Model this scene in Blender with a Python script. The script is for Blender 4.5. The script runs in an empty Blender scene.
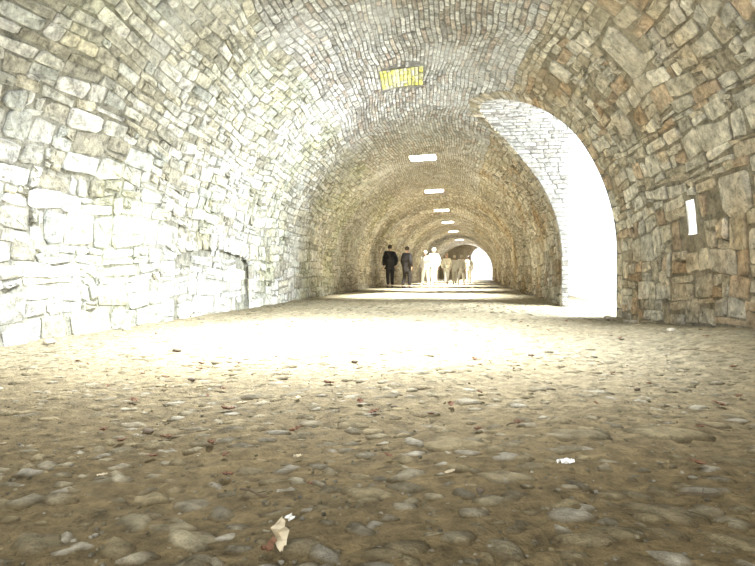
import bpy, math, random
import numpy as np
from mathutils import Vector, Matrix
random.seed(7); rng=np.random.default_rng(11)
S=bpy.context.scene
try:
    S.view_settings.view_transform='Standard'; S.view_settings.look='None'
except Exception: pass
def link(o): S.collection.objects.link(o); return o

# ---------------------------------------------------------------- materials
def stone_mat(name,bump=0.5,nscale=9.0,stain=(0.75,0.72,0.62),stain_amt=0.35,rough=0.9,dark=0.5,pits=0.0,tint=None):
    m=bpy.data.materials.new(name); m.use_nodes=True; nt=m.node_tree; N=nt.nodes; Lk=nt.links
    b=N['Principled BSDF']; b.inputs['Roughness'].default_value=rough
    b.inputs['Specular IOR Level'].default_value=0.2
    at=N.new('ShaderNodeAttribute'); at.attribute_name='col'
    tc=N.new('ShaderNodeTexCoord')
    n1=N.new('ShaderNodeTexNoise'); n1.inputs['Scale'].default_value=nscale; n1.inputs['Detail'].default_value=8; n1.inputs['Roughness'].default_value=0.7
    n2=N.new('ShaderNodeTexNoise'); n2.inputs['Scale'].default_value=0.7; n2.inputs['Detail'].default_value=6; n2.inputs['Roughness'].default_value=0.65
    n3=N.new('ShaderNodeTexNoise'); n3.inputs['Scale'].default_value=nscale*5; n3.inputs['Detail'].default_value=5
    n4=N.new('ShaderNodeTexNoise'); n4.inputs['Scale'].default_value=nscale*2.2; n4.inputs['Detail'].default_value=7; n4.inputs['Roughness'].default_value=.8
    for n in (n1,n2,n3,n4): Lk.new(tc.outputs['Object'],n.inputs['Vector'])
    r1=N.new('ShaderNodeMapRange'); r1.inputs['From Min'].default_value=0.32; r1.inputs['From Max'].default_value=0.68; r1.inputs['To Min'].default_value=dark; r1.inputs['To Max'].default_value=1.35
    Lk.new(n1.outputs['Fac'],r1.inputs['Value'])
    r4=N.new('ShaderNodeMapRange'); r4.inputs['From Min'].default_value=0.36; r4.inputs['From Max'].default_value=0.46; r4.inputs['To Min'].default_value=1-pits; r4.inputs['To Max'].default_value=1
    Lk.new(n4.outputs['Fac'],r4.inputs['Value'])
    mm=N.new('ShaderNodeMath'); mm.operation='MULTIPLY'; Lk.new(r1.outputs['Result'],mm.inputs[0]); Lk.new(r4.outputs['Result'],mm.inputs[1])
    mul=N.new('ShaderNodeVectorMath'); mul.operation='SCALE'
    Lk.new(at.outputs['Color'],mul.inputs[0]); Lk.new(mm.outputs[0],mul.inputs['Scale'])
    src=mul.outputs[0]
    if tint:   # broad weathered patches of another colour
        n5=N.new('ShaderNodeTexNoise'); n5.inputs['Scale'].default_value=.55; n5.inputs['Detail'].default_value=4
        mp=N.new('ShaderNodeMapping'); mp.inputs['Location'].default_value=(7.3,2.1,4.4); Lk.new(tc.outputs['Object'],mp.inputs['Vector']); Lk.new(mp.outputs[0],n5.inputs['Vector'])
        r5=N.new('ShaderNodeMapRange'); r5.inputs['From Min'].default_value=.5; r5.inputs['From Max'].default_value=.64; Lk.new(n5.outputs['Fac'],r5.inputs['Value'])
        m5=N.new('ShaderNodeMix'); m5.data_type='RGBA'; m5.blend_type='MULTIPLY'; Lk.new(r5.outputs['Result'],m5.inputs[0]); Lk.new(src,m5.inputs[6]); m5.inputs[7].default_value=(*tint,1); src=m5.outputs[2]
    r2=N.new('ShaderNodeMapRange'); r2.inputs['From Min'].default_value=0.5; r2.inputs['From Max'].default_value=0.66; r2.inputs['To Max'].default_value=stain_amt
    Lk.new(n2.outputs['Fac'],r2.inputs['Value'])
    st=N.new('ShaderNodeVectorMath'); st.operation='SCALE'; st.inputs[0].default_value=stain; Lk.new(r4.outputs['Result'],st.inputs['Scale'])
    mx=N.new('ShaderNodeMix'); mx.data_type='RGBA'
    Lk.new(r2.outputs['Result'],mx.inputs[0]); Lk.new(src,mx.inputs[6]); Lk.new(st.outputs[0],mx.inputs[7])
    Lk.new(mx.outputs[2],b.inputs['Base Color'])
    bp=N.new('ShaderNodeBump'); bp.inputs['Strength'].default_value=bump; bp.inputs['Distance'].default_value=0.04
    bp2=N.new('ShaderNodeBump'); bp2.inputs['Strength'].default_value=bump*0.8; bp2.inputs['Distance'].default_value=0.01
    Lk.new(n1.outputs['Fac'],bp.inputs['Height']); Lk.new(n3.outputs['Fac'],bp2.inputs['Height'])
    Lk.new(bp.outputs[0],bp2.inputs['Normal']); Lk.new(bp2.outputs[0],b.inputs['Normal'])
    return m
def plain(name,c,rough=0.8,var=0.25,scale=20,bump=0.2):
    m=bpy.data.materials.new(name); m.use_nodes=True; nt=m.node_tree; N=nt.nodes; Lk=nt.links
    b=N['Principled BSDF']; b.inputs['Roughness'].default_value=rough
    tc=N.new('ShaderNodeTexCoord'); n=N.new('ShaderNodeTexNoise'); n.inputs['Scale'].default_value=scale; n.inputs['Detail'].default_value=5
    Lk.new(tc.outputs['Object'],n.inputs['Vector'])
    cr=N.new('ShaderNodeValToRGB'); cr.color_ramp.elements[0].position=.3; cr.color_ramp.elements[1].position=.7
    cr.color_ramp.elements[0].color=(*[v*(1-var) for v in c],1); cr.color_ramp.elements[1].color=(*[min(1,v*(1+var)) for v in c],1)
    Lk.new(n.outputs['Fac'],cr.inputs[0]); Lk.new(cr.outputs[0],b.inputs['Base Color'])
    bp=N.new('ShaderNodeBump'); bp.inputs['Strength'].default_value=bump; bp.inputs['Distance'].default_value=.01
    Lk.new(n.outputs['Fac'],bp.inputs['Height']); Lk.new(bp.outputs[0],b.inputs['Normal'])
    return m
M_wall=stone_mat('limestone_masonry',0.9,9,(0.75,0.78,0.76),0.4,dark=.38,pits=.5,tint=(.86,.88,.76))
M_right=stone_mat('tan_rubble_masonry',0.9,9,(0.50,0.45,0.34),0.35,dark=.4,pits=.5,tint=(.84,.72,.57))
M_ceil=stone_mat('brick_and_stone_vault',0.7,11,(0.76,0.79,0.82),0.4,dark=.42,pits=.35,tint=(.80,.77,.74))
M_floor=stone_mat('dirt_and_cobbles',0.9,16,(0.30,0.24,0.13),0.35,0.85,.52,pits=.3)

# ---------------------------------------------------------------- mesh accumulator
class Acc:
    def __init__(s): s.v=[];s.f=[];s.c=[];s.n=0
    def add(s,V,F,C):
        s.v.append(np.asarray(V,float)); s.f+= [tuple(int(i)+s.n for i in f) for f in F]
        C=np.asarray(C,float)
        if C.ndim==1: C=np.tile(C,(len(V),1))
        s.c.append(C); s.n+=len(V)
    def addq(s,V,F,C):
        s.v.append(V); base=s.n
        s.f+= [tuple(r) for r in (F+base).tolist()]
        s.c.append(C); s.n+=len(V)
    def obj(s,name,mat,smooth=True,kind='structure'):
        V=np.concatenate(s.v); C=np.concatenate(s.c)
        me=bpy.data.meshes.new(name); me.from_pydata(V.tolist(),[],s.f); me.update()
        a=me.attributes.new('col','FLOAT_COLOR','POINT')
        buf=np.ones((len(V),4),np.float32); buf[:,:3]=C; a.data.foreach_set('color',buf.ravel())
        me.materials.append(mat)
        me.polygons.foreach_set('use_smooth',[bool(smooth)]*len(me.polygons))
        o=link(bpy.data.objects.new(name,me))
        if kind: o['kind']=kind
        return o

# ---------------------------------------------------------------- tunnel section
SPR=0.9; ZL=1.2; ARC=3*math.pi; SR=ZL+ARC; SEND=SR+ZL
L0=3.9; YEND=66.0
def bend(Y): return 0.00066*np.maximum(0,np.asarray(Y,float)-20)**2
def RR(Y): return np.interp(Y,[0,6,9.5,12.3,70],[2.7,2.6,2.4,2.0,2.0])
NY,NW,NZ,NR=8.95,1.45,.78,.24   # blocked low arch in the left wall
def recess(s,Y):
    z=s-0.3
    arch=NZ+NR*np.sqrt(np.maximum(0,1-((Y-NY)/NW)**2))
    ins=(s<3)&(np.abs(Y-NY)<NW)&(z<arch)
    return np.where(ins,-0.07,0.0)
def tun(s,Y,off):
    s=np.asarray(s,float);Y=np.asarray(Y,float);off=off+recess(s,Y)
    R=RR(Y); cx=(R-L0)/2; r=(R+L0)/2; b=bend(Y)
    phi=np.clip((s-ZL)/ARC*math.pi,0,math.pi)
    rr=r-off
    x=cx-rr*np.cos(phi)+b; z=SPR+rr*np.sin(phi)
    z=np.where(s<ZL,s-0.3,z); z=np.where(s>SR,SPR-(s-SR),z)
    return np.stack([x,Y+0*x,z],-1)
def s_of_z(z,Y):
    r=(RR(Y)+L0)/2
    phi=math.pi-np.arcsin(np.clip((z-SPR)/r,0,1))
    return np.where(z<SPR,SR+(SPR-z),ZL+phi/math.pi*ARC)
def z_of(s,Y): return tun(s,Y,0.0)[...,2]
# side opening: vertical jambs, elliptical head
OY,OW,OS,OR=10.9,1.35,2.65,1.05
LJ=OS+.2
_a=np.linspace(0,math.pi,200)
_ex=-OW*np.cos(_a); _ez=OR*np.sin(_a)
_cum=np.concatenate([[0],np.cumsum(np.hypot(np.diff(_ex),np.diff(_ez)))]); ELL=_cum[-1]; TT=2*LJ+ELL
def prof(t,d):
    t=np.asarray(t,float)
    a=np.interp(t-LJ,_cum,_a)
    y=OY-(OW+d)*np.cos(a); z=OS+(OR+d)*np.sin(a)
    z=np.where(t<LJ,-.2+t,z); z=np.where(t>LJ+ELL,OS-(t-LJ-ELL),z)
    return y,z
_ty,_tz=prof(np.linspace(0,TT,420),0); CUR=np.stack([s_of_z(_tz,_ty),_ty],1)
_d=np.concatenate([[0],np.cumsum(np.hypot(*np.diff(CUR,axis=0).T))]); CL=_d[-1]
def cur(u):
    return np.array([np.interp(u,_d,CUR[:,0]),np.interp(u,_d,CUR[:,1])])
def in_open(s,Y,ex):
    s=np.asarray(s);Y=np.asarray(Y)
    z=z_of(s,Y); d=np.abs(Y-OY)
    ins=(s>6.0)&(d<OW)&(z<OS+OR*np.sqrt(np.maximum(0,1-(d/OW)**2)))
    ins&=~((s<6.3)&(z>OS+OR-.02))
    if ex<=0: return ins
    cand=(np.abs(Y-OY)<OW+ex+.1)&(s>5.5)&~ins
    idx=np.nonzero(cand); out=ins.copy()
    if len(idx[0]):
        P=np.stack([s[idx],Y[idx]],1); D=np.full(len(P),9.)
        for c in CUR: D=np.minimum(D,np.hypot(P[:,0]-c[0],P[:,1]-c[1]))
        out[idx]=D<ex
    return out
SKY=[5.3,16.4,23,30,37,45,56]
SC=5.78; SW=0.36
RECTS=[(SC-SW,SC+SW,y-.36,y+.36) for y in SKY]+[(SC-SW-.1,SC+SW-.1,9.75,10.55)]
zs=[(s_of_z(np.array(1.04),6.95)),(s_of_z(np.array(1.42),6.95))]
SLIT=(float(zs[1]),float(zs[0]),6.87,7.07)
RECTS.append(SLIT)
def in_rect(s,Y,ex):
    m=np.zeros(np.shape(s),bool)
    for a,b,c,d in RECTS: m|=(s>a-ex)&(s<b+ex)&(Y>c-ex)&(Y<d+ex)
    return m
BIG=[(8.48,6.78,.27,.25),(9.0,7.9,.16,.2),(8.0,8.3,.15,.2),(10.2,6.0,.18,.26)]

# ---------------------------------------------------------------- stones
def emit(acc,mapf,C4,h,col,jit=0.012,inset=0.08,fix=None):
    n=len(C4)
    if n==0: return
    C4=C4+rng.uniform(-jit,jit,C4.shape)
    P=[]
    for i in range(4):
        a=C4[:,i];p=C4[:,i-1];q=C4[:,(i+1)%4]
        t1=rng.uniform(.02,.22,(n,1));t2=rng.uniform(.02,.22,(n,1))
        P.append(a+(p-a)*t1);P.append(a+(q-a)*t2)
    P=np.stack(P,1)
    cen=P.mean(1,keepdims=True)
    P=P+rng.uniform(-.6,.6,P.shape)*jit
    hh=h[:,None]
    tilt=rng.uniform(-.4,.4,(n,1,2))
    def ring(k,hf,js):
        Q=cen+(P-cen)*k
        size=np.abs(P-cen).max(1,keepdims=True)+1e-6
        t=((P-cen)/size*tilt).sum(-1)
        off=hh*hf*(1+t)+rng.uniform(-js,js,(n,8))*hh
        return mapf(Q[...,0],Q[...,1],off)
    r0=mapf(P[...,0],P[...,1],np.full((n,8),-.03))
    r1=ring(0.98,.35,.25); r2=ring(1-inset-.03,.85,.4)
    r3=ring(0.5,1.0,.6)
    cc=mapf(cen[...,0],cen[...,1],hh*rng.uniform(.6,1.3,(n,1)))
    V=np.concatenate([r0,r1,r2,r3,cc],1)
    F=[]
    for k in range(3):
        for i in range(8):
            j=(i+1)%8; F.append((k*8+i,k*8+j,(k+1)*8+j,(k+1)*8+i))
    F=np.array(F); T=np.array([(24+i,24+(i+1)%8,32) for i in range(8)])
    base=(np.arange(n)*33)[:,None,None]
    vc=np.repeat(col[:,None,:],33,1).copy()
    vc*=rng.uniform(.78,1.2,(n,33,1)); vc[:,:8]*=.48; vc[:,8:16]*=.8
    b0=acc.n
    acc.v.append(V.reshape(-1,3)); acc.c.append(vc.reshape(-1,3)); acc.n+=n*33
    acc.f+=[tuple(r) for r in (F[None]+base+b0).reshape(-1,4).tolist()]
    acc.f+=[tuple(r) for r in (T[None]+base+b0).reshape(-1,3).tolist()]
def warp(A):
    a=A[...,0];b=A[...,1]
    A=A.copy()
    A[...,0]=a+0.045*np.sin(.9*b+1.1*a)+0.028*np.sin(2.3*b+3*a)+.012*np.sin(6*b+5*a)
    A[...,1]=b+0.04*np.sin(1.7*a+.5*b)+.02*np.sin(5*a-2*b)
    return A
def courses(a0,a1,b0,b1,hr,lr,gap=.016,split=.2,jagged=0.0):
    out=[];a=a0
    while a<a1-.03:
        h=random.uniform(*hr); h=min(h,a1-a)
        if a1-a-h<.05: h=a1-a
        b=b0+random.uniform(-.3,0)+random.uniform(-jagged,jagged); be=b1+random.uniform(-jagged,jagged)
        while b<be:
            l=random.uniform(*lr)*(1.0 if random.random()>.2 else .5)
            A0,A1,B0,B1=a+gap/2,a+h-gap/2,b+gap/2,b+l-gap/2
            u=random.random()
            if u<split and h>.13:
                m=A0+(A1-A0)*random.uniform(.3,.7)
                v=random.random()
                if v<.4:
                    out.append([(A0,B0),(A0,B1),(m-gap/2,B1),(m-gap/2,B0)]);out.append([(m+gap/2,B0),(m+gap/2,B1),(A1,B1),(A1,B0)])
                elif v<.7:
                    k=B0+(B1-B0)*random.uniform(.35,.65)
                    out.append([(A0,B0),(A0,B1),(m-gap/2,B1),(m-gap/2,B0)])
                    out.append([(m+gap/2,B0),(m+gap/2,k-gap/2),(A1,k-gap/2),(A1,B0)])
                    out.append([(m+gap/2,k+gap/2),(m+gap/2,B1),(A1,B1),(A1,k+gap/2)])
                else:
                    k=B0+(B1-B0)*random.uniform(.35,.65)
                    out.append([(m+gap/2,B0),(m+gap/2,B1),(A1,B1),(A1,B0)])
                    out.append([(A0,B0),(A0,k-gap/2),(m-gap/2,k-gap/2),(m-gap/2,B0)])
                    out.append([(A0,k+gap/2),(A0,B1),(m-gap/2,B1),(m-gap/2,k+gap/2)])
            else: out.append([(A0,B0),(A0,B1),(A1,B1),(A1,B0)])
            b+=l
        a+=h
    return np.array(out,float)
PAL_L=np.array([(.66,.67,.62),(.60,.61,.56),(.74,.75,.72),(.50,.50,.44),(.59,.58,.50),(.70,.71,.69),(.42,.41,.34),(.57,.60,.57),(.62,.60,.50)])
PAL_R=np.array([(.60,.56,.46),(.53,.49,.39),(.66,.63,.54),(.57,.54,.46),(.58,.52,.41),(.72,.69,.61),(.41,.37,.29),(.61,.59,.52),(.52,.42,.31)])
PAL_C=np.array([(.62,.63,.62),(.52,.53,.52),(.67,.68,.67),(.56,.55,.51),(.72,.73,.72),(.44,.44,.42),(.65,.67,.68),(.56,.52,.47),(.52,.46,.41)])
PAL_F=np.array([(.62,.57,.46),(.54,.48,.37),(.68,.63,.52),(.58,.52,.41),(.45,.39,.30)])
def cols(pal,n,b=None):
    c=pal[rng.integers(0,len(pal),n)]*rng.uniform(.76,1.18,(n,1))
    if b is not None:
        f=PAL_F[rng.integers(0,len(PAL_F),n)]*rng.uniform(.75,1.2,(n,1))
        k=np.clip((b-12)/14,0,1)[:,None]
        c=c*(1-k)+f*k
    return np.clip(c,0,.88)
def place(acc,C,pal,hr,jit,far=True,niche=False):
    if len(C)==0:return
    C=warp(C); cen=C.mean(1)
    m=np.ones(len(C),bool)
    s=cen[:,0];Y=cen[:,1]
    m&=(Y<YEND+.3)&(Y>.6)
    m&=~in_open(s,Y,.22)
    for k in range(4): m&=~in_rect(C[:,k,0],C[:,k,1],-.02)
    m&=~in_rect(s,Y,.02)
    for (bs,by,ra,rb) in BIG: m&=~((np.abs(s-bs)<ra+.06)&(np.abs(Y-by)<rb+.09))
    if niche:
        r=np.stack([recess(C[:,k,0],C[:,k,1]) for k in range(4)]+[recess(s,Y)],1)
        m&=(r.max(1)-r.min(1))<.01
    C=C[m];cen=cen[m]
    h=rng.uniform(hr[0],hr[1],len(C))
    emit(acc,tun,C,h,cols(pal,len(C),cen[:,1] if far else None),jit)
AL,AC,AR=Acc(),Acc(),Acc()
YN=0.8
for (y0,y1,k) in ((YN,24,1.0),(24,YEND,1.7)):
    place(AL,courses(0.05,1.5,y0,y1,(.14,.32),(.25*k,.75*k),.014,.5,.25),PAL_L,(.006,.032),.026,niche=True)
    place(AL,courses(1.5,2.6,y0,y1,(.08,.21),(.18*k,.58*k),.013,.4,.25),PAL_L,(.005,.03),.021,niche=True)
    place(AL,courses(2.6,4.0,y0,y1,(.06*k,.14*k),(.16*k,.5*k),.012,.3,.25),PAL_L,(.004,.024),.014)
    place(AR,courses(7.9,9.4,y0,y1,(.09*k,.22*k),(.15*k,.5*k),.013,.4,.25),PAL_R,(.006,.032),.022)
    place(AR,courses(9.4,SEND-.05,y0,y1,(.13,.33),(.2*k,.66*k),.014,.5,.25),PAL_R,(.006,.03),.026)
place(AL,courses(4.0,4.3,YN,YEND,(.065,.11),(.16,.36),.011,.0,.25),PAL_L,(.003,.018),.01)
place(AR,courses(7.5,7.9,YN,YEND,(.07,.13),(.16,.36),.012,.0,.25),PAL_R,(.004,.02),.012)
place(AC,courses(4.3,4.8,5,24,(.06,.09),(.18,.32),.013,.0,.2),PAL_C,(.004,.016),.007)
place(AC,courses(4.8,6.9,5,24,(.058,.068),(.24,.3),.015,0,.1),PAL_C,(.006,.014),.0035)
place(AC,courses(6.9,7.5,5,24,(.065,.11),(.18,.32),.013,.0,.2),PAL_C,(.004,.018),.009)
place(AC,courses(4.3,7.5,YN,5,(.14,.2),(.3,.5),.015,.15,.2),PAL_C,(.01,.03),.01)
place(AC,courses(4.3,7.5,24,YEND,(.12,.15),(.3,.42),.016,.0,.2),PAL_C,(.008,.025),.01)
bg=np.array([[(s-a,y-b),(s-a,y+b),(s+a,y+b),(s+a,y-b)] for s,y,a,b in BIG])
emit(AR,tun,bg,rng.uniform(.03,.055,len(bg)),np.clip(np.tile((.70,.67,.58),(len(bg),1))*rng.uniform(.85,1.05,(len(bg),1)),0,.8),.03,.14)
# stones framing the blocked arch
fr=[]
for sgn in (-1,1):
    s=.12
    while s<NZ+.28:
        h=random.uniform(.18,.3); w=random.uniform(.22,.4)
        a,b=NY+sgn*(NW-.03),NY+sgn*(NW+w)
        fr.append([(s+.006,min(a,b)+.006),(s+.006,max(a,b)-.006),(s+h-.006,max(a,b)-.006),(s+h-.006,min(a,b)+.006)]); s+=h
k=0
while k<math.pi-.02:
    k2=min(math.pi,k+random.uniform(.11,.2)); D=random.uniform(.16,.3); q=[]
    for (a,d) in ((k+.006,-.05),(k2-.006,-.05),(k2-.006,D),(k+.006,D)): q.append((.3+NZ+(NR+d)*math.sin(a),NY-(NW+d)*math.cos(a)))
    fr.append(q); k=k2
fr=np.array(fr); emit(AL,lambda a,b,o:tun(a,b,np.maximum(o,-.05)-recess(a,b)),fr,rng.uniform(.008,.024,len(fr)),cols(PAL_L,len(fr)),.018)
# ring of voussoirs round the opening
rc=[];t=0
while t<CL-.05:
    dt=random.uniform(.09,.15) if 2.6<t<CL-2.6 else random.uniform(.18,.34)
    t2=min(CL,t+dt); D=random.uniform(.2,.28)
    p0,p1=cur(t+.006),cur(t2-.006); tg=p1-p0; tg/=np.linalg.norm(tg)
    nn=np.array((-tg[1],tg[0])); 
    if np.dot(nn,(p0+p1)/2-np.array((9.0,OY)))<0: nn=-nn
    def nrm(u):
        a,b=cur(max(0,u-.1)),cur(min(CL,u+.1)); q=b-a; q/=np.linalg.norm(q); m=np.array((-q[1],q[0])); return m if np.dot(m,nn)>0 else -m
    n0,n1=nrm(t),nrm(t2)
    rc.append([tuple(p0),tuple(p1),tuple(p1+n1*D),tuple(p0+n0*D)]); t=t2
rc=np.array(rc); emit(AR,tun,rc,rng.uniform(.01,.024,len(rc)),cols(PAL_R,len(rc)),.006)
def breaks(lo,hi,step,extra):
    v=list(np.arange(lo,hi,step))+[hi]+[e for e in extra if lo<e<hi]
    v=sorted(v); o=[v[0]]
    for a in v[1:]:
        if a-o[-1]>1e-3:o.append(a)
    return np.array(o)
def shell(acc,s0,s1,col):
    ss=breaks(s0,s1,.06,[r[0] for r in RECTS]+[r[1] for r in RECTS])
    ys=np.concatenate([np.arange(-3,3,.5),np.arange(3,7.5,.1),np.arange(7.5,12.8,.05),np.arange(12.8,26,.25),np.arange(26,YEND,.6),[YEND]])
    ex=[r[2] for r in RECTS]+[r[3] for r in RECTS]
    ys=np.unique(np.round(np.concatenate([ys,ex]),4))
    A,B=np.meshgrid(ss,ys,indexing='ij')
    V=tun(A,B,rng.uniform(-.008,.005,A.shape)).reshape(-1,3)
    ca=(A[:-1,:-1]+A[1:,1:])/2; cb=(B[:-1,:-1]+B[1:,1:])/2
    keep=~(in_open(ca,cb,.06)|in_rect(ca,cb,0))
    ny=len(ys); i,j=np.nonzero(keep)
    F=np.stack([i*ny+j,i*ny+j+1,(i+1)*ny+j+1,(i+1)*ny+j],1)
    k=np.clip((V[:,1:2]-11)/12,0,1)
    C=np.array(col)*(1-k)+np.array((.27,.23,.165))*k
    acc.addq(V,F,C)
shell(AL,0,4.3,(.32,.32,.275)); shell(AC,4.3,7.5,(.25,.25,.235)); shell(AR,7.5,SEND,(.29,.265,.21))
AL.obj('wall_left',M_wall,False); AC.obj('ceiling',M_ceil,False); AR.obj('wall_right',M_right,False)

# reveal of the side opening (thin outer wall, vertical jambs)
def xmain(y,z):
    s=s_of_z(z,y); return tun(s,y,np.zeros(np.shape(s)))[...,0]
def xout(y): return RR(y)+.12
def passage(t,u,off):
    y,z=prof(t,-off)
    x0=xmain(y,z)-.02
    return np.stack([x0+(xout(y)-x0)*u,y,z],-1)
AP=Acc()
rows=[];t=0
while t<TT-.03:
    dt=random.uniform(.075,.1); y,z=prof(t+dt/2,0); dep=float(xout(y)-xmain(y,z)); n=max(1,int(round(dep/.24))); sh=random.uniform(-.3,.3)/n
    e=[0]+[min(1,max(0,(i+1)/n+sh)) for i in range(n-1)]+[1]
    for i in range(n):
        g=.006/dep if dep>0 else 0
        if e[i+1]-e[i]>.03: rows.append([(t+.006,e[i]+g),(t+.006,e[i+1]-g),(t+dt-.006,e[i+1]-g),(t+dt-.006,e[i]+g)])
    t+=dt
rows=np.array(rows)
PAL_V=np.array([(.58,.59,.57),(.52,.53,.51),(.64,.65,.63),(.55,.54,.50),(.46,.45,.42)])
emit(AP,passage,rows,rng.uniform(.003,.012,len(rows)),cols(PAL_V*.72,len(rows)),.002)
tt=np.linspace(0,TT,110);uu=np.linspace(0,1,14);A,B=np.meshgrid(tt,uu,indexing='ij')
V=passage(A,B,np.full(A.shape,-.004)).reshape(-1,3);i,j=np.meshgrid(range(109),range(13),indexing='ij');i=i.ravel();j=j.ravel()
AP.addq(V,np.stack([i*14+j,i*14+j+1,(i+1)*14+j+1,(i+1)*14+j],1),np.tile((.22,.22,.21),(len(V),1)))
M_rev=stone_mat('brick_reveal',0.6,11,(0.45,0.46,0.45),0.3,dark=.5,pits=.35)
AP.obj('wall_passage',M_rev,False)

# end wall with an arched way out
AE=Acc(); EX,EW,ESP=2.1+.05,1.15,2.35
st=.1
for x in np.arange(-2.7,3.7,st):
    for z in np.arange(-.3,3.95,st):
        xc,zc=x+st/2,z+st/2
        cxx=(2-L0)/2+float(bend(YEND))
        r=2.95
        if zc>SPR and (xc-cxx)**2+(zc-SPR)**2>(r+.1)**2: continue
        d=abs(xc-EX)
        if d<EW and zc<ESP+math.sqrt(EW*EW-d*d): continue
        c=PAL_F[random.randrange(5)]*.6
        AE.add([(x,YEND,z),(x+st,YEND,z),(x+st,YEND,z+st),(x,YEND,z+st)],[(0,1,2,3)],c)
AE.obj('wall_back',M_right,False)

# skylight shafts
M_shaft=plain('pale_plaster_shaft',(.75,.73,.68)); 
def boxshaft(rect,depth):
    a,b,c,d=rect
    pts=[(a,c),(b,c),(b,d),(a,d)]
    low=[tun(np.array(p[0]),np.array(p[1]),np.array(-.0)) for p in pts]
    nrm=tun(np.array((a+b)/2),np.array((c+d)/2),np.array(-1.0))-tun(np.array((a+b)/2),np.array((c+d)/2),np.array(0.0))
    return low,[p+nrm*depth for p in low],nrm
n=0
for r in RECTS[:len(SKY)]:
    n+=1; near=(n==1); low,up,_=boxshaft(r,.15 if near else .4)
    me=bpy.data.meshes.new('window_%d'%n)
    o2=[u+(u-sum(up)/4)*.35 for u in up]
    me.from_pydata([tuple(v) for v in low+up+o2],[],[(i,(i+1)%4,4+(i+1)%4,4+i) for i in range(4)]+[(4+i,4+(i+1)%4,8+(i+1)%4,8+i) for i in range(4)])
    me.materials.append(M_shaft); o=link(bpy.data.objects.new('window_%d'%n,me)); o['kind']='structure'
    c=sum(up)/4
    l=bpy.data.lights.new('daylight','AREA'); l.shape='SQUARE'; l.size=.66; l.energy=700 if near else 840; l.color=(1,.99,.95) if not near else (.975,1,1)
    l.spread=math.radians(95 if near else 74)
    lo=link(bpy.data.objects.new('daylight',l)); lo.location=c+np.array((0,0,-.04))
    if near: lo.rotation_euler=(0,math.radians(8),0)
# closed patch of yellow and pale bricks at the crown
A=Acc(); r=RECTS[len(SKY)]
low,up,nr=boxshaft(r,.03)
A.add(low+up,[(0,1,5,4),(1,2,6,5),(2,3,7,6),(3,0,4,7),(4,5,6,7)],(.42,.41,.34))
yc=courses(r[0],r[1],r[2]+.02,r[3],(.058,.068),(.24,.3),.012,0)
yc[...,1]=np.clip(yc[...,1],r[2],r[3]); yc=yc[(yc[:,1,1]-yc[:,0,1])>.03]
emit(A,lambda a,b,o:tun(a,b,o-.008),yc,rng.uniform(.004,.012,len(yc)),cols(np.array([(.84,.82,.20),(.78,.77,.30),(.76,.76,.5),(.64,.64,.55),(.84,.82,.24),(.70,.69,.45)]),len(yc)),.004)
A.obj('trim_1',stone_mat('yellow_brick',.6,9,(.72,.72,.6),.8,dark=.55,pits=.3))
low,up,nr=boxshaft(SLIT,.12)
cc=sum(up)/4; up=[cc+(u-cc)*1.5+np.array((0,.10,0)) for u in up]
me=bpy.data.meshes.new('window_%d'%(n+1))
me.from_pydata([tuple(v) for v in low+up],[],[(i,(i+1)%4,4+(i+1)%4,4+i) for i in range(4)]); me.materials.append(M_shaft)
o=link(bpy.data.objects.new('window_%d'%(n+1),me)); o['kind']='structure'

# ---------------------------------------------------------------- floor
def ground(x,y):
    x=np.asarray(x,float);y=np.asarray(y,float)
    z=.010*np.sin(2.1*x+.7*y)+.008*np.sin(5.3*x-3.1*y)+.006*np.sin(9*x+7*y+1)+.004*np.sin(17*x-13*y)
    z=z+.13*np.exp(-((x-2.5)/.7)**2)*np.clip(1-(y-5)/3,0,1)
    z=z-.08*np.clip((x-.8)/1.4,0,1)*np.exp(-((y-11)/3.2)**2)
    z=z-.03*np.exp(-((x+3.9)/.8)**2)*np.clip(1-(y-14)/10,0,1)
    return z
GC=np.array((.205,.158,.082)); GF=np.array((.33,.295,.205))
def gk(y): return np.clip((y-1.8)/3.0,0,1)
AF=Acc()
xs=np.arange(-4.2,3.05,.04)
ys=[-3.0]
while ys[-1]<YEND+2:
    y=ys[-1]; ys.append(y+(.4 if y<.2 else .022 if y<3 else .035 if y<5 else .06 if y<8 else .15 if y<16 else .5))
ys=np.array(ys)
A_,B_=np.meshgrid(xs,ys,indexing='ij')
Z=ground(A_,B_)+rng.normal(0,.0034,A_.shape)
V=np.stack([A_+bend(B_),B_,Z],-1).reshape(-1,3)
i,j=np.meshgrid(range(len(xs)-1),range(len(ys)-1),indexing='ij');i=i.ravel();j=j.ravel();ny=len(ys)
cn=.5+.5*np.sin(V[:,0]*1.3+np.sin(V[:,1]*1.1))*np.sin(V[:,1]*.9)
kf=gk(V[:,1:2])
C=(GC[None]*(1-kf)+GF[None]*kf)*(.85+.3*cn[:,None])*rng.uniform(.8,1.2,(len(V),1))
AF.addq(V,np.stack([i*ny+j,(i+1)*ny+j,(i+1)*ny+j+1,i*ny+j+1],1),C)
import bmesh
def ico(sub):
    bm=bmesh.new(); bmesh.ops.create_icosphere(bm,subdivisions=sub,radius=1)
    v=np.array([tuple(q.co) for q in bm.verts]); f=np.array([[q.index for q in p.verts] for p in bm.faces]); bm.free(); return v,f
I2=ico(3);I1=ico(2);I0=ico(1)
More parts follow.
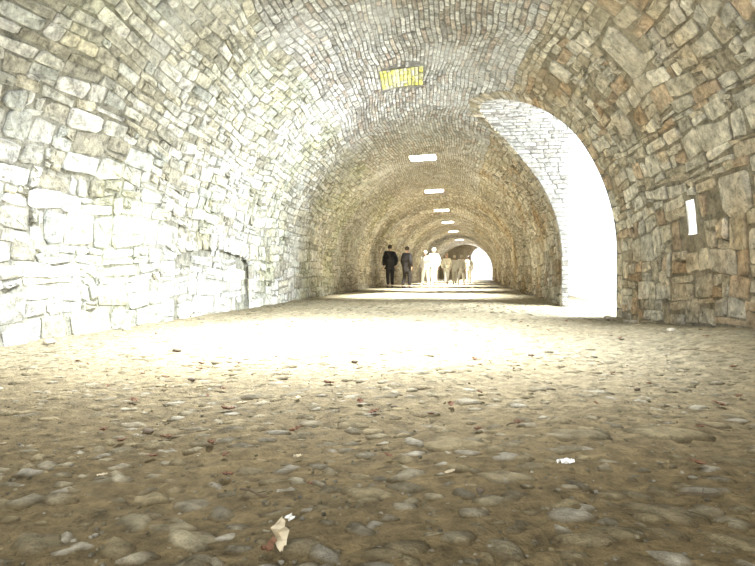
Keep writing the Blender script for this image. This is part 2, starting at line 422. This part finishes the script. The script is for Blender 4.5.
def cobble(x,y,rx,ry,h,sink,rot,tmpl):
    v,f=tmpl
    d=1+.16*np.sin(v[:,0]*2.1+rot*7)*np.cos(v[:,1]*2.7+rot*3)+.09*np.sin(4.3*v[:,0]+5*v[:,1]+rot*11)
    p=v*d[:,None]
    pz=np.sign(p[:,2])*np.abs(p[:,2])**.75
    X=p[:,0]*rx;Y=p[:,1]*ry;c,s=math.cos(rot),math.sin(rot)
    V=np.stack([x+X*c-Y*s,y+X*s+Y*c,float(ground(x,y))-sink+pz*h],-1)
    return V,f
COBP=np.array([(.34,.30,.20),(.27,.23,.145),(.40,.36,.26),(.31,.26,.155),(.25,.225,.165),(.35,.295,.175),(.46,.43,.345)])
def addcob(x,y,rx,ry,h,sink,rot,tmpl,bright=1):
    V,f=cobble(x,y,rx,ry,h,sink,rot,tmpl)
    kk=float(gk(y))
    c=COBP[random.randrange(len(COBP))]*random.uniform(.72,1.12)*bright
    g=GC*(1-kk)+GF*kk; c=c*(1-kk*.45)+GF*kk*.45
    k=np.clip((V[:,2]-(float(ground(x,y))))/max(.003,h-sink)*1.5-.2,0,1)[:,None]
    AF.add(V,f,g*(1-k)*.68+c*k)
y=.75
while y<13:
    cell=.08 if y<5 else .15
    x=max(-3.7,-.95*y-.6)
    while x<min(2.2,.62*y+.5):
        xx=x+random.uniform(-.038,.038);yy=y+random.uniform(-.038,.038)
        pr=.74+.2*math.sin(xx*1.9+yy*1.3)+.15*math.sin(5*xx-3*yy)
        if y>3.5: pr*=.8
        if random.random()<pr:
            rr=random.choice([.016,.022,.03,.036,.042,.048,.056])*random.uniform(.85,1.15)*(1 if y<5 else 1.2)
            hh=rr*random.uniform(.42,.56)
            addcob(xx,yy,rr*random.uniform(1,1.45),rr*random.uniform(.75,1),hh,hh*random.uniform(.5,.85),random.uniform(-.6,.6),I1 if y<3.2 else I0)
        x+=cell
    y+=cell
for (x,y,rx,ry,h) in [(-.04,2.05,.13,.09,.03),(.42,2.2,.12,.09,.026),(.75,2.35,.16,.1,.028),(-.62,1.28,.09,.05,.03),(.5,1.55,.1,.06,.028),(-.95,1.2,.08,.05,.03),(.62,1.42,.09,.05,.026),(.12,1.7,.09,.05,.026),(-.25,1.55,.08,.05,.026),(.28,1.35,.09,.05,.026)]:
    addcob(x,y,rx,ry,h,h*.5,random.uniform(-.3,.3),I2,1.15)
for k in range(5200):
    y=.8+7*random.random()**1.7; x=random.uniform(-.9*y-.3,.55*y+.3); r=random.uniform(.002,.007)
    if x<-3.7 or x>2.2: continue
    V,f=cobble(x,y,r*1.2,r,r*.8,r*.1,random.random()*6,I0)
    AF.add(V,f,COBP[random.randrange(7)]*random.uniform(.35,1.0))
AF.obj('floor',M_floor)
M_out=plain('pale_sunlit_gravel',(.86,.85,.82),.9,.08,4)
A=Acc(); A.add([(2.6,-5,-.1),(40,-5,-.1),(40,40,-.1),(2.6,40,-.1)],[(0,1,2,3)],(.6,.58,.5)); A.obj('floor_outside',M_out)
A=Acc(); A.add([(-20,YEND+2,-.03),(30,YEND+2,-.03),(30,YEND+40,-.03),(-20,YEND+40,-.03)],[(0,1,2,3)],(.6,.58,.5)); A.obj('floor_outside_end',M_out)

# ---------------------------------------------------------------- loose things
def simple(name,V,F,mat,label,cat,group=None,smooth=True,loc=(0,0,0),rot=(0,0,0)):
    me=bpy.data.meshes.new(name); me.from_pydata([tuple(v) for v in V],[],[tuple(int(q) for q in f) for f in F]); me.materials.append(mat)
    if smooth: me.polygons.foreach_set('use_smooth',[True]*len(me.polygons))
    o=link(bpy.data.objects.new(name,me)); o.location=loc; o.rotation_euler=rot
    if label: o['label']=label; o['category']=cat
    if group:o['group']=group
    return o
M_peb=plain('dark_pebble',(.12,.09,.06)); M_peb2=plain('pale_rubble',(.5,.46,.38)); M_leaf=plain('dry_leaf',(.17,.085,.045)); M_leaf2=plain('pale_dry_leaf',(.50,.43,.30))
M_twig=plain('twig_bark',(.10,.07,.04)); M_paper=plain('white_paper',(.85,.85,.82),.7,.05)
def rock(mat,name,label,cat,x,y,r,group,k=None):
    v,f=I1; q=random.random()*9
    d=1+.2*np.sin(v[:,0]*3+q)*np.cos(v[:,1]*3+q*2)+.15*np.sin(5*v[:,2]+3*v[:,0]+q)
    V=v*d[:,None]*np.array((r*1.3,r,r*.6)); V[:,2]-=V[:,2].min()
    z=float(ground(x,y))
    return simple(name,V,f,mat,label,cat,group,True,(x,y,z-.004),(0,0,q))
for x,y,r in [(-1.2,2.11,.018),(-.3,2.6,.012),(.25,2.8,.013),(-1.5,3.1,.02),(-2.2,4.3,.03),(.9,3.2,.015),(-.7,3.8,.018),(.5,4.4,.02),(.05,1.6,.010)]:
    rock(M_peb,'pebble','small dark brown pebble loose on the dirt floor','stone',x,y,r,'loose dark pebbles on the floor')
for x,y,r in [(2.15,7.8,.05),(2.2,8.3,.04),(2.1,8.8,.05),(2.15,9.2,.04),(-3.6,5.9,.04),(-3.6,4.7,.04),(2.0,6.0,.035)]:
    rock(M_peb2,'rubble_stone','pale broken stone lying at the foot of the wall','stone',x,y,r,'rubble at the wall base')
def leaf(x,y,L,mat,label,rot,tilt=.15,curl=.3,h=0,crum=0):
    n=9;V=[];F=[]
    for i in range(n):
        t=i/(n-1); w=math.sin(math.pi*min(1,t*.92+.05))**.8*L*.28
        z=curl*L*(t-.5)**2*2
        cr=lambda: random.uniform(-crum,crum)*L
        V+= [(-w+cr(),(t-.5)*L+cr(),z+w*.6+cr()),(cr(),(t-.5)*L,z+cr()),(w+cr(),(t-.5)*L+cr(),z+w*.6+cr())]
        if i: b=(i-1)*3; F+=[(b,b+1,b+4,b+3),(b+1,b+2,b+5,b+4)]
    return simple('leaf',V,F,mat,label,'leaf','dry leaves scattered on the floor',not crum,(x,y,float(ground(x,y))+.012+h),(tilt,0,rot))
pts=[]
for k in range(110):
    y=1.5+6*random.random()**1.2; x=random.uniform(-.75*y,.45*y)
    if x<-3.4 or any((x-a)**2+(y-b)**2<.02 for a,b in pts): continue
    pts.append((x,y))
    a=random.random()<.8
    leaf(x,y,random.uniform(.03,.06),M_leaf if a else M_leaf2,'curled reddish brown dry leaf on the dirt floor' if a else 'curled pale tan dry leaf on the dirt floor',random.random()*6,crum=.06)
def twig(x,y,L,rot,label='thin dark dry twig lying on the dirt floor',r=.004):
    V=[];F=[];n=7
    for i in range(n):
        t=i/(n-1);rr=r*(1-.5*t)
        for k in range(6):
            a=k*math.pi/3; V.append(((t-.5)*L,.04*L*math.sin(t*7)+rr*math.cos(a),.02*L*math.sin(t*5)+rr*math.sin(a)))
        if i:
            for k in range(6): F.append(((i-1)*6+k,(i-1)*6+(k+1)%6,i*6+(k+1)%6,i*6+k))
    b=len(V)
    for i in range(3):
        t=i/2
        for k in range(4):
            a=k*math.pi/2; V.append((.1*L+.15*L*t,.18*L*t+r*.5*math.cos(a),.03*L*t+r*.5*math.sin(a)))
        if i:
            for k in range(4): F.append((b+(i-1)*4+k,b+(i-1)*4+(k+1)%4,b+i*4+(k+1)%4,b+i*4+k))
    simple('twig',V,F,M_twig,label,'twig','twigs on the floor',True,(x,y,float(ground(x,y))+.02),(0,0,rot))
for a in [(.62,1.65,.13,.3),(-.55,1.5,.10,-.4),(1.64,4.37,.25,-.2),(.2,2.3,.1,.9),(-1.3,2.9,.14,.5),(.95,2.4,.12,-.7),(.72,1.38,.10,.1),(-2.3,5.2,.2,.3)]: twig(*a,r=.003)
def scrap(x,y,L,rot,lab,mat,tilt=.15,h=.025):
    V=[];F=[];n=6
    for i in range(n):
        for j in range(n):
            u,v=i/(n-1)-.5,j/(n-1)-.5
            V.append((u*L*(1+.2*v),v*L*.6+random.uniform(0,.05)*L,.12*L*math.sin(7*u+5*v)+.1*L*math.sin(9*v-4*u)+random.uniform(0,.1)*L))
            if i and j:F.append(((i-1)*n+j-1,i*n+j-1,i*n+j,(i-1)*n+j))
    return simple('paper_scrap',V,F,mat,lab,'paper',None,False,(x,y,float(ground(x,y))+h),(tilt,0,rot))
scrap(.31,1.81,.045,.3,'small crumpled scrap of white paper on the dirt',M_paper)
leaf(-.388,1.225,.062,M_leaf2,'shrivelled pale leaf standing upright between cobbles',.2,1.25,.8,.02,.12)
leaf(-.40,1.19,.036,M_leaf,'shrivelled rusty brown leaf leaning between cobbles',-.7,.5,.9,.004,.14)
scrap(-.382,1.27,.022,1.2,'tiny torn white paper bit beside a shrivelled leaf',M_paper,.9,.045)

# ---------------------------------------------------------------- people
M_skin=plain('skin',(.5,.33,.24),.6,.08); M_hair=plain('dark_hair',(.03,.02,.015),.6,.3,60); M_hairl=plain('overexposed_hair',(.7,.65,.55),.6,.2,60)  # the light hair colour stands in for overexposure
M_blk=plain('black_cloth',(.012,.012,.014),.9); M_brn=plain('brown_cloth',(.018,.014,.012),.9)
M_wht=plain('overexposed_cloth',(.9,.89,.86),.8,.04); M_crm=plain('overexposed_cream_cloth',(.8,.77,.68),.8,.08); M_gry=plain('grey_cloth',(.5,.49,.47),.8,.1); M_shoe=plain('dark_shoe',(.03,.025,.02),.5); M_shoel=plain('overexposed_shoe',(.6,.57,.5),.5); M_eye=plain('eye_dark',(.03,.02,.02),.3); M_lip=plain('lips',(.4,.15,.12))  # white and cream cloth, light shoe: overexposure put into the colour
def skin_obj(name,V,E,R,mat,parent,root=0,lev=1):
    me=bpy.data.meshes.new(name); me.from_pydata(V,E,[]); o=link(bpy.data.objects.new(name,me))
    md=o.modifiers.new('Skin','SKIN')
    for i,r in enumerate(R):
        rv=r if isinstance(r,tuple) else (r,r)
        me.skin_vertices[0].data[i].radius=rv; me.skin_vertices[0].data[i].use_root=(i==root)
    md.use_smooth_shade=True
    sb=o.modifiers.new('Sub','SUBSURF'); sb.levels=lev; sb.render_levels=lev+1
    me.materials.append(mat); o.parent=parent
    return o
def person(x,y,rot,h,jm,tm,hm,label,stride=.0,arm=0.0,lean=0.0,bag=False,coat=False,shoe=None,bulk=1.0):
    e=link(bpy.data.objects.new('person',None)); e.empty_display_size=.2
    e.location=(x,y,float(ground(x,y))+.005); e.rotation_euler=(0,0,rot); k=h/1.74; e.scale=(k,k,k)
    e['label']=label; e['category']='person'; e['group']='visitors walking in the tunnel'
    V=[];E=[];R=[]
    def ad(p,r,par=None):
        V.append(p);R.append(r)
        if par is not None:E.append((par,len(V)-1))
        return len(V)-1
    ln_=lambda z: lean*max(0,z-.95)
    pel=ad((.02,0,.95),(.14,.1)); sp=ad((.01,ln_(1.12),1.12),(.125,.09),pel); ch=ad((0,ln_(1.32),1.32),(.15,.1),sp)
    nb=ad((0,-.005+ln_(1.45),1.45),.065,ch); nk=ad((0,.005+ln_(1.51),1.51),.052,nb); h1=ad((0,.02+ln_(1.5),1.565),(.06,.07),nk); h2=ad((0,.018+ln_(1.5),1.635),(.074,.09),h1); h3=ad((0,.01+ln_(1.5),1.705),(.055,.065),h2)
    hy=ln_(1.5)
    pos={}
    for s in (-1,1):
        st=stride*s
        hp=ad((.085*s,0,.88),.085,pel); kn=ad((.095*s,.03+st*.5,.49),.058,hp); an=ad((.1*s,st-.02-abs(min(0,st))*.1,.09),.04,kn); to=ad((.11*s,st+.14,.035),.032,an)
        sh=ad((.175*s,ln_(1.4),1.395-.012*s),.055,ch)
        if arm>0 and s>0: el=ad((.24*s,.06,1.13),.042,sh); wr=ad((.16*s,.28,1.2),.03,el); d=Vector((-.3*s,.9,.3)).normalized()
        else: el=ad((.25*s,-.03-st*.3,1.12),.042,sh); wr=ad((.23*s,.10-st*.5,.90),.029,el); d=Vector((0,.18-st*.3,-1)).normalized()
        w=Vector(V[wr]); pm=ad(tuple(w+d*.06),(.034,.022),wr)
        side=Vector((0,1,.15)) if abs(d.z)>.7 else Vector((0,0,1))
        for q,(o_,ln) in enumerate(((.027,.07),(.009,.08),(-.009,.075),(-.027,.058))):
            b=w+d*.085+side*o_; f1=ad(tuple(b),.0085,pm); f2=ad(tuple(b+d*ln*.5+Vector((-s*.008,0,0))),.008,f1); ad(tuple(b+d*ln+Vector((-s*.025,0,0))),.007,f2)
        tb=ad(tuple(w+d*.035+side*.035),.010,pm); ad(tuple(w+d*.075+side*.06),.008,tb)
        pos[s]=(hp,kn,an,to,sh,el,wr)
    skin_obj('body',V,E,R,M_skin,e)
    B=bulk
    JV=[V[pel],V[sp],V[ch],(0,-.005+ln_(1.46),1.46)];JE=[(0,1),(1,2),(2,3)];JR=[(.185*B,.145*B),(.175*B,.13*B),(.19*B,.14*B),(.085,.08)]
    lowz=.62 if coat else .84
    JV.append((0,0,lowz));JE.append((0,4));JR.append((.2,.16))
    for s in (-1,1):
        hp,kn,an,to,sh,el,wr=pos[s]; b=len(JV); JV+=[V[sh],V[el],V[wr]];JE+=[(2,b),(b,b+1),(b+1,b+2)];JR+=[.08*B,.068*B,.05*B]
    skin_obj('jacket',JV,JE,JR,jm,e)
    TV=[(0,0,.95)];TE=[];TR=[(.15,.115)]
    for s in (-1,1):
        hp,kn,an,to,sh,el,wr=pos[s]; b=len(TV); a_=Vector(V[an]); TV+=[V[hp],V[kn],(a_.x,a_.y,a_.z+.02)];TE+=[(0,b),(b,b+1),(b+1,b+2)];TR+=[.105,.082,.064]
    skin_obj('trousers',TV,TE,TR,tm,e)
    for s in (-1,1):
        an,to=Vector(V[pos[s][2]]),Vector(V[pos[s][3]])
        skin_obj('shoe',[(an.x,an.y-.04,.045),(an.x,an.y+.06,.05),(to.x,to.y+.02,.04)],[(0,1),(1,2)],[(.045,.045),(.048,.045),(.042,.035)],shoe or M_shoe,e)
    v,f=I2; P=v*np.array((.095,.11,.102))+np.array((0,hy,1.655))
    keep=[not ((v[a[0],1]>.35 and v[a[0],2]<.45) or v[a[0],2]<-.75) for a in f]
    o=simple('hair',P,f[np.array(keep)],hm,None,None); o.parent=e
    skin_obj('nose',[(0,.095+hy,1.645),(0,.118+hy,1.61)],[(0,1)],[.010,.014],M_skin,e)
    for s in (-1,1):
        P=I1[0]*np.array((.013,.008,.008))+np.array((.032*s,.098+hy,1.645)); o=simple('eye',P,I1[1],M_eye,None,None); o.parent=e
        P=I1[0]*np.array((.010,.02,.03))+np.array((.08*s,.01+hy,1.63)); o=simple('ear',P,I1[1],M_skin,None,None); o.parent=e
    P=I1[0]*np.array((.024,.007,.006))+np.array((0,.09+hy,1.575)); o=simple('mouth',P,I1[1],M_lip,None,None); o.parent=e
    if bag:
        P=I2[0]; P=np.sign(P)*np.abs(P)**.6*np.array((.15,.09,.21))+np.array((0,-.21,1.2)); o=simple('backpack',P,I2[1],M_blk,None,None); o.parent=e
    return e
pi=math.pi
person(-3.04,24.9,.35,1.84,M_blk,M_blk,M_hair,'person in bulky black jacket and dark trousers standing by wall',.04,0,.05,bag=False,bulk=1.35)
person(-2.30,24.5,-.6,1.74,M_brn,M_brn,M_hair,'person in very dark brown coat standing beside a companion',.10,0,.08,coat=True,bulk=1.25)
person(-1.85,30.0,2.9,1.78,M_wht,M_wht,M_hairl,'person in overexposed white jacket walking through the tunnel',.2,0,.05,shoe=M_shoel)  # walkers from here on carry their overexposure as pale colours
person(-1.45,30.9,.3,1.95,M_wht,M_wht,M_hairl,'person in long overexposed white coat seen from behind',.1,0,.06,coat=True,shoe=M_shoel,bulk=1.2)
person(-.85,32.8,3.4,1.72,M_crm,M_wht,M_hairl,'person in overexposed cream jacket and white trousers walking',.22,0,.08,shoe=M_shoel,bulk=1.1)
person(-.42,34.0,.2,1.68,M_wht,M_crm,M_hairl,'person in overexposed white top and cream trousers walking',.15,0,.1,shoe=M_shoel,bulk=1.1)
person(-.05,35.2,-.4,1.74,M_wht,M_wht,M_hairl,'person in overexposed white coat and white trousers',.2,0,.06,coat=True,shoe=M_shoel,bulk=1.15)
person(.42,36.8,.2,1.70,M_crm,M_crm,M_hair,'person in overexposed cream jacket and cream trousers',.12,0,.05,bulk=1.1)

# ---------------------------------------------------------------- light
w=bpy.data.worlds.new('World'); S.world=w; w.use_nodes=True; bgn=w.node_tree.nodes['Background']; bgn.inputs[0].default_value=(.98,1,1,1); bgn.inputs[1].default_value=2.1
def area(name,loc,target,sx,sy,e,col=(1,1,1)):
    l=bpy.data.lights.new(name,'AREA'); l.shape='RECTANGLE'; l.size=sx; l.size_y=sy; l.energy=e; l.color=col
    o=link(bpy.data.objects.new(name,l)); o.location=loc; o.rotation_euler=(Vector(target)-Vector(loc)).to_track_quat('-Z','Y').to_euler(); return o
area('daylight_side',(5.2,12.0,2.7),(-3.4,8.6,.3),3.2,3.4,2600,(.97,1,1))
area('daylight_mouth',(-.6,-3.2,2.2),(-.6,6,2.6),5,3.5,335,(1,1,.99))
area('daylight_end',(2.1,YEND+1.5,2.0),(0,40,1),2.4,3,1500)
cam=bpy.data.cameras.new('Camera'); cam.lens=28; cam.sensor_width=36; cam.clip_end=300; cam.clip_start=.02
co=link(bpy.data.objects.new('Camera',cam)); co.location=(0,0,.6); co.rotation_euler=(math.radians(90-.88),0,math.radians(8.19)); S.camera=co
